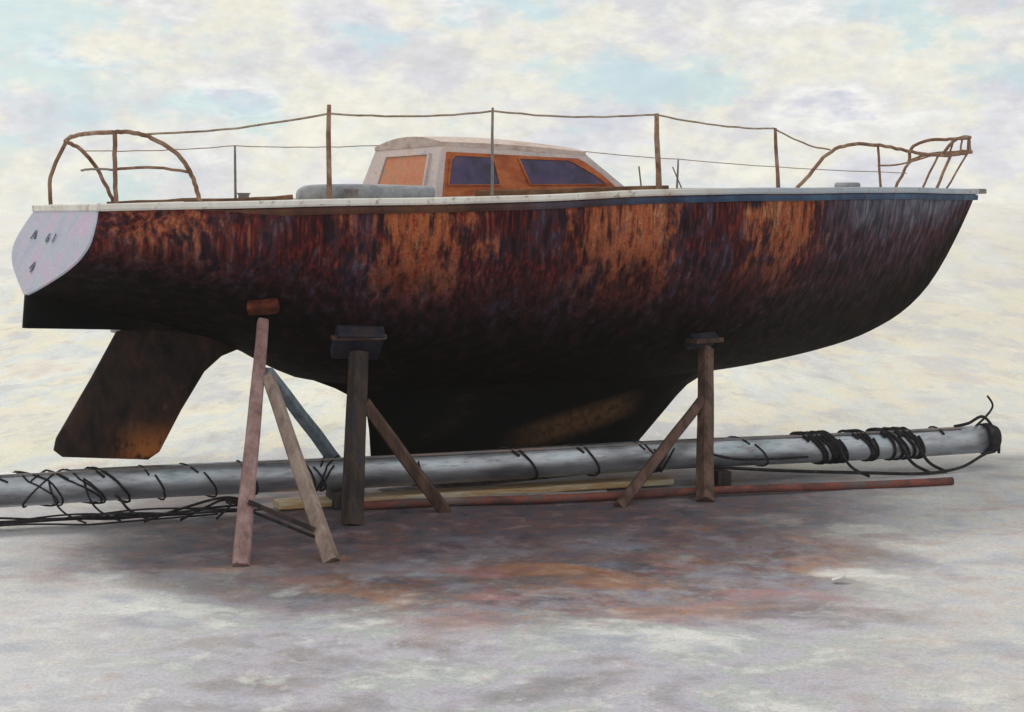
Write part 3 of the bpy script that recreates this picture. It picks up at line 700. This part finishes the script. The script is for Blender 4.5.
# bow pulpit
PUL = {}
def make_pulpit():
    mb = MB()
    def y(t, k=0.05): return max(0.16, interp(BEAM, t)-k)
    nearrail = [(2.42, -y(2.42), 2.83), (2.66, -y(2.62), 3.00), (2.98, -y(2.95), 3.22), (3.35, -y(3.3), 3.33), (3.9, -y(3.9), 3.35), (4.5, -y(4.5), 3.32), (5.1, -y(5.1), 3.285), (5.6, -y(5.6, 0.02), 3.29), (5.95, -0.28, 3.32), (6.18, -0.17, 3.35), (6.26, 0, 3.365), (6.18, 0.17, 3.35), (5.95, 0.28, 3.33), (5.7, 0.36, 3.22), (5.5, 0.42, 2.86)]
    mb.tube(wob(smooth_path(nearrail, 5), 0.006), 0.019, 8)
    pu = mb.build('pulpit', M['rail'], boat, True)
    up = MB(); loop = [(5.50, -0.40, 3.31), (5.68, -0.37, 3.45), (5.92, -0.28, 3.51), (6.17, -0.16, 3.52), (6.26, 0, 3.52), (6.17, 0.16, 3.51), (5.9, 0.28, 3.49), (5.72, 0.34, 3.40), (5.7, 0.36, 3.24)]
    up.tube(wob(smooth_path(loop, 5), 0.005), 0.02, 8).build('pulpit_upper_loop', M['rail'], pu, True)
    for a, b, r in (((5.86, -0.31, 3.315), (5.92, -0.28, 3.51), 0.013), ((6.06, -0.235, 3.335), (6.10, -0.20, 3.515), 0.013), ((6.23, -0.1, 3.36), (6.24, -0.08, 3.52), 0.016),
                    ((5.62, -y(5.6, 0.02), 3.29), (5.70, -0.365, 3.455), 0.012)):
        MB().tube(wob(smooth_path([a, Vector(a).lerp(Vector(b), .5), b], 3), 0.003), r, 6).build('pulpit_strut', M['rail'], pu, True)
    for a, b, r in (((4.02, -y(4.0), 2.86), (3.98, -y(4.0), 3.345), 0.014), ((4.98, -y(5.0), 2.87), (5.38, -y(5.4, 0.02), 3.29), 0.013), ((5.32, -y(5.3), 2.87), (5.68, -y(5.7, 0.0), 3.30), 0.017),
                    ((5.72, -0.20, 2.87), (6.06, -0.235, 3.335), 0.013)):
        MB().tube(wob([Vector(a).lerp(Vector(b), k/4) for k in range(5)], 0.004), r, 6).build('pulpit_leg', M['rail'], pu, True)
    MB().tube(smooth_path([(3.98, -y(4.0), 3.13), (4.4, -y(4.4), 3.15), (4.9, -y(4.9), 3.22), (5.3, -y(5.3), 3.29)], 5), 0.010, 6).build('pulpit_mid_rail', M['rail'], pu, True)
make_pulpit()

def lifeline(pts, r, mat, sag=0.02):
    out = []
    pts = [Vector(p) for p in pts]
    for i in range(len(pts)-1):
        for k in range(12):
            q = k/12; v = pts[i].lerp(pts[i+1], q); v.z -= sag*4*q*(1-q); out.append(v)
    out.append(pts[-1])
    MB().tube(wob(out, 0.004), r, 6).build('lifeline', mat, boat, True)
lifeline([(-4.10, -rail_y(-4.1), 3.255), tops_n[0]+Vector((0, 0, -0.07)), tops_n[1]+Vector((0, 0, -0.03)), tops_n[2]+Vector((0, 0, -0.015)), tops_n[3], (3.05, -rail_y(3.05), 3.27)], 0.009, M['wire'], 0.035)
lifeline([(-4.0, rail_y(-4.0), 3.20), tops_f[0], tops_f[1], tops_f[2], tops_f[3], (5.62, rail_y(5.62), 3.10)], 0.005, M['wire'], 0.02)

# bits on the foredeck
MB().box((4.45, 0.05, deck_z(4.45, 0.05)+0.045), (0.10, 0, 0), (0, 0.12, 0), (0, 0, 0.045)).build('anchor_hatch', M['coaming'], boat, bevel=0.03)
for t, dx, r in ((1.95, -0.05, 0.010), (2.5, -0.15, 0.008)):
    MB().tube([(t, 0.55, deck_z(t, .55)-0.01), (t+dx, 0.53, 3.13)], r, 6).build('shroud_stub', M['rail_grey'], boat, True)

# ---------------------------------------------------------------- props under the hull
CAM = Vector((0, 0, 2.6)); F = 1600.0; HZ = 215.0
def gnd(px, py):            # the spot on the ground seen at this place of the photograph
    D = F*2.6/(py-HZ); return Vector(((px-512)*D/F, D, 0))
def on_hull(px, py):
    d = Vector(((px-512)/F, 1, -(py-HZ)/F)).normalized()
    loc, nrm, idx, dist = BVH.ray_cast(CAM, d)
    if nrm.dot(d) > 0: nrm = -nrm
    return loc, nrm
def pad_box(c, nrm, w, h, th, tilt=0.0):
    zz = Vector((0, 0, 1)); ax = zz.cross(nrm).normalized(); up = nrm.cross(ax).normalized()
    ax2 = ax*math.cos(tilt)+up*math.sin(tilt); up2 = -ax*math.sin(tilt)+up*math.cos(tilt)
    return MB().box(c+nrm*th*0.5, ax2*w/2, up2*h/2, nrm*th/2)
def rebase(root, base):
    for ch in [o for o in bpy.data.objects if o.parent == root]:
        ch.data.transform(Matrix.Translation(-base))

# leaning trestle at the stern quarter: two front legs, a pale back leg, a thin cross bar
def trestle():
    c, n = on_hull(263, 303)
    base = gnd(286, 545)
    root = thing('boat_trestle', 'splayed tripod trestle of pinkish timber legs under the stern quarter, red pad on top', 'boat stand', base, 0, 'timber props holding up the boat')
    head = c + n*0.10 + Vector((0, 0, -0.02))
    f1 = gnd(240, 566); f2 = gnd(332, 561)
    MB().beam(f1+Vector((0, 0, -0.01)), head+Vector((0, 0, -0.05)), 0.125, 0.115, (0.25, -1, 0), 0.72, 0.004).build('leg', M['timber_pink'], root)
    q = f1.lerp(head, 0.72)
    MB().beam(f2+Vector((0, 0, -0.01)), q+Vector((0.085, 0.02, 0.02)), 0.115, 0.105, (-0.2, -1, 0), 0.78, 0.004).build('leg', M['timber_tan'], root)
    f3 = gnd(357, 489)
    MB().beam(f3, q+Vector((0.06, 0.14, 0.05)), 0.125, 0.10, (-0.3, -1, 0), 0.75, 0.004).build('leg', M['timber_blue'], root)
    a = f1.lerp(head, 0.24)+Vector((0.03, -0.075, 0)); b = f2.lerp(q, 0.17)+Vector((-0.02, -0.068, 0))
    MB().beam(a, b, 0.035, 0.02, (0, -1, 0)).build('cross_bar', M['timber_dark'], root)
    MB().beam(a+Vector((0, 0, -0.065)), b+Vector((0, 0, -0.055)), 0.022, 0.015, (0, -1, 0)).build('cross_bar', M['rope'], root)
    pad_box(c-n*0.012, n, 0.27, 0.13, 0.10, 0.12).build('pad', M['pad_red'], root, bevel=0.035)
    rebase(root, base)
trestle()

def prop(name, label, padpx, foot, bracefoot, bracefrac, w, mats, padsz, tilt, lean, braceface, extra=None):
    c, n = on_hull(*padpx)
    nh = Vector((n.x, n.y, 0)).normalized()
    base = gnd(*foot)
    root = thing(name, label, 'boat stand', base, 0, 'timber props holding up the boat')
    head = c + n*0.09 + nh*0.03 + Vector((0, 0, -0.05))
    ft = base.copy()
    MB().beam(ft+Vector((0, 0, -0.01)), head, w, w*0.92, lean, 0.9, 0.003).build('post', mats[0], root)
    q = ft.lerp(head, bracefrac)
    bf = gnd(*bracefoot)
    d = (bf-q); d.z = 0; d.normalize()
    MB().beam(bf+Vector((0, 0, -0.01)), q+d*(w*0.42)+Vector((0, -0.01, 0)), w*0.66, w*0.6, braceface, 0.92, 0.003).build('brace', mats[1], root)
    pad_box(c-n*0.012, n, padsz[0], padsz[1], padsz[2], tilt).build('pad', mats[2], root, bevel=0.014)
    if extra:
        ex = Vector((0, 0, 1)).cross(n).normalized()
        MB().box(c+n*(padsz[2]+0.02)+Vector((0, 0, padsz[1]*0.36)), ex*padsz[0]*0.56, Vector((0, 0, 1))*0.022, nh*0.085).build('cap_plank', extra, root, bevel=0.006)
    rebase(root, base)
prop('boat_prop', 'dark square post with a brown brace slanting right and blue-black pad, left of the keel', (357, 338), (352, 524), (446, 512), 0.70, 0.165,
     (M['timber_dark'], M['timber_brown'], M['pad_dark']), (0.42, 0.34, 0.12), -0.08, (-0.75, -0.65, 0), (0, -1, 0), M['pad_brown'])
prop('boat_prop', 'brown square post with a brace slanting left, under the forward bilge right of the keel', (699, 338), (705, 501), (619, 506), 0.66, 0.145,
     (M['timber_brown'], M['timber_brown'], M['pad_dark']), (0.34, 0.16, 0.085), 0.05, (-0.65, -0.75, 0), (0, -1, 0), M['pad_brown'])

# block the keel sits on
kb = MB()
kb.box(toworld((0.0, 0, 0.02)), Vector((0.9*math.cos(YAW), 0.9*math.sin(YAW), 0)), Vector((-math.sin(YAW), math.cos(YAW), 0))*0.3, (0, 0, 0.05))
o = kb.build('keel_block', M['timber_dark'], None, bevel=0.01)
o['label'] = 'low dark timber block on the ground directly under the boat keel'; o['category'] = 'timber block'

# ---------------------------------------------------------------- mast on the ground
E = 0.15
MA = Vector((-4.29, 13.4, 0)); MBp = Vector((4.86, 16.5, 0))
mdir = (MBp-MA).normalized(); mlen = (MBp-MA).length
mside = Vector((mdir.y, -mdir.x, 0))              # towards the camera
RM = 0.142
mast = thing('mast', 'long grey aluminium mast lying behind the props, bound with black rope lashings', 'mast', MA, math.atan2(mdir.y, mdir.x))
# in the mast frame: x along the mast, y away from the camera
def mpos(px):
    k = (px-512)/F
    # along the axis where this image column crosses it
    s = (k*MA.y-MA.x)/(mdir.x-k*mdir.y); return s
zc = E+RM
def mast_section(x, r):
    out = []
    for k in range(28):
        a = 2*math.pi*k/28; out.append(Vector((x, r*0.92*math.cos(a), zc+r*math.sin(a))))
    return out
vs = []; fs = []
xs = [-2.6+i*(mlen+2.6)/40 for i in range(41)]
for i, x in enumerate(xs): vs += [v+Vector((0, 0, 0.008*math.sin(x*1.3))) for v in mast_section(x, RM)]
for i in range(40):
    for k in range(28): fs.append((i*28+k, i*28+(k+1) % 28, i*28+28+(k+1) % 28, i*28+28+k))
fs.append(tuple(range(28))); fs.append(tuple(40*28+k for k in range(28)))
new_obj('tube', vs, fs, M['mast'], mast, True)
# sail track along the top, towards the camera
MB().beam((-2.5, -0.06, zc+RM*0.93), (mlen-0.3, -0.06, zc+RM*0.93), 0.03, 0.02, (0, 0, 1)).build('sail_track', M['pipe'], mast)
# masthead casting with a whip of wire
mh = MB(); mh.tube([(mlen-0.02, 0, zc), (mlen+0.03, 0, zc), (mlen+0.12, 0, zc-0.01), (mlen+0.16, 0, zc-0.02)], [RM*1.12, RM*1.16, RM*1.02, RM*0.55], 16)
mhead = mh.build('masthead', M['rope'], mast, True)
MB().tube(smooth_path([(mlen-0.10, 0, zc+RM*0.9), (mlen+0.02, -0.03, zc+RM+0.10), (mlen+0.10, -0.02, zc+RM+0.2), (mlen+0.05, 0, zc+RM+0.30)], 5), 0.012, 6).build('wire_whip', M['rope'], mhead, True)
MB().tube(smooth_path([(mlen-0.35, 0, zc+RM), (mlen-0.2, -0.03, zc+RM+0.03), (mlen-0.02, -0.04, zc+RM+0.09), (mlen+0.14, -0.05, zc+0.02), (mlen+0.16, -0.04, zc-0.15)], 5), 0.016, 6).build('wire_whip', M['rope'], mhead, True)
def lashing(px, turns=1, slant=0.10, r=0.013, pitch=0.045, tail=0.0, width=None):
    s = mpos(px); pts = []; n = int(22*turns)
    for i in range(n+1):
        a = 2*math.pi*i/22 + 0.6
        rad = RM+r*0.7
        if i % 22 == 0: jp = random.uniform(-0.03, 0.03); js = random.uniform(0.6, 1.5)
        x = s + pitch*i/22 + jp*math.sin(math.pi*(i % 22)/22) - slant*js*math.sin(a-0.6)*0.7 + random.uniform(-0.004, 0.004)
        pts.append((x, -rad*0.93*math.cos(a), zc+rad*math.sin(a)))
    if tail:
        x, y, z = pts[-1]
        pts = [Vector(p) for p in pts]
        pts += smooth_path([pts[-1], (x+0.05*tail, -RM-0.05, zc-RM*0.6), (x+0.14*tail, -RM-0.07, zc-RM-0.05), (x+0.3*tail, -RM-0.10, 0.02)], 5)[1:]
    MB().tube(pts, r*(0.72 if px < 790 else 0.9), 6).build('lashing', M['rope'], mast, True)
for px, turns, sl, r, pitch, tail in ((-40, 2, .2, .012, .10, 0), (8, 2, .35, .011, .16, 1), (30, 1.6, -.30, .011, .12, 0), (48, 2, .32, .012, .14, 1), (68, 1.5, .22, .011, .08, 0), (104, 1.5, .16, .016, .05, 1), (148, 1, .18, .012, .05, 0),
                                   (196, 1, .22, .012, .05, 0), (243, 1, .12, .012, .05, 0), (300, 2, .16, .012, .05, 0), (318, 2, -.12, .012, .06, 0), (404, 2, .1, .012, .05, 0),
                                   (516, 1.2, .16, .015, .05, 0), (580, 1.2, .15, .014, .05, 0), (640, 2, .12, .012, .05, 0), (660, 2, -.14, .012, .05, 0), (745, 1, .25, .011, .05, 0),
                                   (804, 3, .22, .018, .05, 0), (814, 4, .16, .016, .045, 1), (822, 3, .12, .018, .04, 0), (853, 2.5, .16, .015, .045, 0), (860, 2, .10, .015, .04, 0), (880, 3, .17, .018, .045, 1), (896, 3, .2, .018, .045, 1), (903, 2, .12, .015, .05, 0), (938, 0.5, .2, .011, .05, 0)):
    lashing(px, turns, sl, r, pitch, tail)
# slack halyard hanging under the upper end
MB().tube(smooth_path([(mpos(690), -RM-0.02, zc-0.09), (mpos(770), -RM-0.05, zc-RM-0.03), (mpos(850), -RM-0.10, 0.06), (mpos(905), -RM-0.14, 0.025), (mpos(945), -RM-0.10, 0.05), (mpos(972), -RM-0.03, zc-RM), (mlen+0.08, -0.08, zc-0.10)], 8), 0.016, 6).build('halyard', M['rope'], mast, True)
MB().tube(smooth_path([(mpos(700), -RM-0.012, zc+0.03), (mpos(735), -RM-0.02, zc-0.05), (mpos(800), -RM-0.02, zc-0.06)], 8), 0.012, 6).build('halyard', M['rope'], mast, True)
# the bundle of stays tied under the mast at its lower end
for k in range(7):
    pts = []
    for i in range(22):
        x = -2.4+i*0.22
        pts.append((x, -0.10-0.035*k+0.06*math.sin(x*2.1+k*1.7), 0.03+0.018*(k % 3)+0.035*max(0, math.sin(x*2.9+k*2.3))))
    MB().tube(smooth_path(pts[:22-(k % 4)], 3), 0.008+0.002*(k % 2), 6).build('stay_wire', M['rope'], mast, True)
for k in range(3):
    pts = [(mpos(140)+0.3*k, -0.32-0.03*k, 0.02), (mpos(180)+0.2*k, -0.24, 0.10), (mpos(225), -RM-0.04, 0.16-0.02*k), (mpos(262), -RM-0.06, 0.05)]
    MB().tube(smooth_path(pts, 6), 0.012, 6).build('stay_wire', M['rope'], mast, True)

# timber chocks under the mast: things of their own
for px, lab in ((-60, 'timber chock under the lower end of the mast, left edge'), (338, 'dark timber chock under the mast beside the leftmost trestle'), (716, 'dark timber chock under the mast just right of the forward prop')):
    p = MA+mdir*mpos(px)
    c = MB().box((0, 0, E/2-0.004), mdir*0.07, mside*0.2, (0, 0, E/2-0.006)).build('mast_chock', M['timber_dark'], None, bevel=0.008)
    c.location = p; c['label'] = lab; c['category'] = 'chock'; c['group'] = 'timber chocks under the mast'

# board and pipes on the ground
def lying(name, label, cat, p0, p1, kind, w, h, mat, z=0.0):
    a = gnd(*p0); b = gnd(*p1); d = (b-a); L = d.length
    mb = MB()
    if kind == 'board': mb.beam((0, 0, z+h/2), (L, 0, z+h/2), h, w, (0, 1, 0), 1.0, 0.004)
    else:
        pts = [(L*i/16, 0.008*math.sin(i*1.1), z+h/2+0.006*math.sin(i*0.8)) for i in range(17)]
        mb.tube(pts, w/2, 12)
    o = mb.build(name, mat, None, kind != 'board')
    o.location = a; o.rotation_euler = (0, 0, math.atan2(d.y, d.x)); o['label'] = label; o['category'] = cat
    return o
lying('scaffold_board', 'pale stained board lying half under the mast between the two props', 'board', (276, 508), (668, 483), 'board', 0.26, 0.06, M['plank'])
lying('red_pole', 'long thin pole of flaking red paint lying on the ground before the mast', 'pole', (352, 511), (952, 485), 'pole', 0.075, 0.08, M['redpole'])
lying('steel_pipe', 'short grey pipe lying between the pale board and the red pole', 'pipe', (380, 507), (606, 496), 'pole', 0.06, 0.06, M['pipe'])

# a curled white scrap on the open ground
p = gnd(838, 581)
vs = [(-0.05, -0.03, 0.006), (0.0, -0.035, 0.022), (0.055, 0.0, 0.03), (0.075, 0.05, 0.055), (0.02, 0.03, 0.018), (-0.04, 0.02, 0.008)]
vs = [Vector(v) for v in vs]; vs += [v+Vector((0, 0, 0.006)) for v in vs]
fs = [tuple(range(6))[::-1], tuple(range(6, 12))]+[(i, (i+1) % 6, 6+(i+1) % 6, 6+i) for i in range(6)]
o = new_obj('paper_scrap', vs, fs, M['paper']); o.location = p
o['label'] = 'tiny curled white scrap on the bare ground at right'; o['category'] = 'scrap'

# ------------------------------------------------------------------ sky and light
HAZE = 0.0005
SUN_EL = R(46); SUN_AZ = R(-32)       # behind the boat, to the left
world = bpy.data.worlds.new('World'); sc.world = world; world.use_nodes = True
W = NT.__new__(NT); W.t = world.node_tree; W.n = W.t.nodes; W.l = W.t.links
bg = W.n['Background']
sky = W.node('ShaderNodeTexSky', sky_type='NISHITA'); sky.sun_disc = False
sky.sun_elevation = SUN_EL; sky.sun_rotation = SUN_AZ
sky.air_density = 1.0; sky.dust_density = 2.0
d = W.coord('Generated')
n1 = W.noise(W.map(d, (8, 8, 20)), 1.0, 7, 0.6, 0.1)
n2 = W.noise(W.map(d, (13, 13, 25), (4, 2, 1)), 1.0, 6, 0.62, 0.1)
n4 = W.noise(W.map(d, (10, 10, 20), (8, 5, 3)), 1.0, 6, 0.6, 0.1)
n3 = W.noise(W.map(d, (70, 70, 120), (1, 7, 3)), 1.0, 5, 0.65, 0.1)
cl = W.ramp(W.range(n1, 0.32, 0.68, smooth=False), [(0.0, (6.5, 6.6, 7.3)), (0.3, (7.8, 7.8, 8.0)), (0.5, (8.8, 8.6, 7.5)), (0.7, (8.0, 8.0, 7.9)), (0.85, (9.3, 9.2, 8.8)), (1.0, (7.0, 7.1, 7.9))])
cl = W.mix(W.range(n2, 0.52, 0.64, 0, 0.65), cl, (6.7, 6.7, 7.3))
cl = W.mix(W.range(n2, 0.36, 0.46, 0.65, 0), cl, (9.1, 8.9, 7.5))
n5 = W.noise(W.map(d, (30, 30, 55), (3, 9, 2)), 1.0, 6, 0.65, 0.1)
cl = W.mix(W.range(n5, 0.52, 0.68, 0, 0.3), cl, (6.4, 6.5, 6.7))
cl = W.mix(W.range(n5, 0.32, 0.46, 0.3, 0), cl, (9.6, 9.5, 9.0))
cl = W.mix(0.3, cl, W.ramp(n3, [(0.35, 0.74), (0.65, 1.14)]), 'MULTIPLY')
gap = W.math('MULTIPLY', W.range(n4, 0.51, 0.62), W.range(n2, 0.36, 0.5))
skyc = W.mix(0.75, sky.outputs[0], (4.6, 7.6, 8.4))
col = W.mix(W.math('MULTIPLY', gap, 0.55), cl, skyc)
W.l.new(col, bg.inputs['Color']); bg.inputs['Strength'].default_value = 0.10

sl = bpy.data.lights.new('sun', 'SUN'); sl.energy = 1.5; sl.angle = R(10); sl.color = (1.0, 0.95, 0.88)
so = bpy.data.objects.new('sun', sl); COL.objects.link(so)
sdir = Vector((math.sin(SUN_AZ)*math.cos(SUN_EL), math.cos(SUN_AZ)*math.cos(SUN_EL), math.sin(SUN_EL)))
so.rotation_euler = sdir.to_track_quat('Z', 'Y').to_euler(); so.location = sdir*40

# thin pale air over the flats, closed box round everything, sky outside
hm = bpy.data.materials.new('pale_air'); hm.use_nodes = True
ht = hm.node_tree; ht.nodes.remove(ht.nodes['Principled BSDF'])
pv = ht.nodes.new('ShaderNodeVolumePrincipled'); pv.inputs['Density'].default_value = HAZE
pv.inputs['Color'].default_value = (0.97, 0.96, 0.93, 1); pv.inputs['Anisotropy'].default_value = 0.0
ht.links.new(pv.outputs[0], ht.nodes['Material Output'].inputs['Volume'])
hz = MB().box((0, 1800, 1.75), (2600, 0, 0), (0, 2300, 0), (0, 0, 3.25)).build('haze', hm)
hz['kind'] = 'stuff'

# ------------------------------------------------------------------ camera
cd = bpy.data.cameras.new('camera'); cam = bpy.data.objects.new('camera', cd); COL.objects.link(cam)
cam.location = CAM; cam.rotation_euler = (R(90), 0, 0)
cd.sensor_fit = 'HORIZONTAL'; cd.sensor_width = 36; cd.lens = 36*F/1024; cd.shift_y = -(356-HZ)/1024
cd.clip_end = 10000; cd.clip_start = 0.05
sc.camera = cam
sc.cycles.volume_bounces = 6
sc.view_settings.view_transform = 'Standard'; sc.view_settings.look = 'None'
sc.view_settings.exposure = 0.0; sc.view_settings.gamma = 1.0; sc.view_settings.use_curve_mapping = False
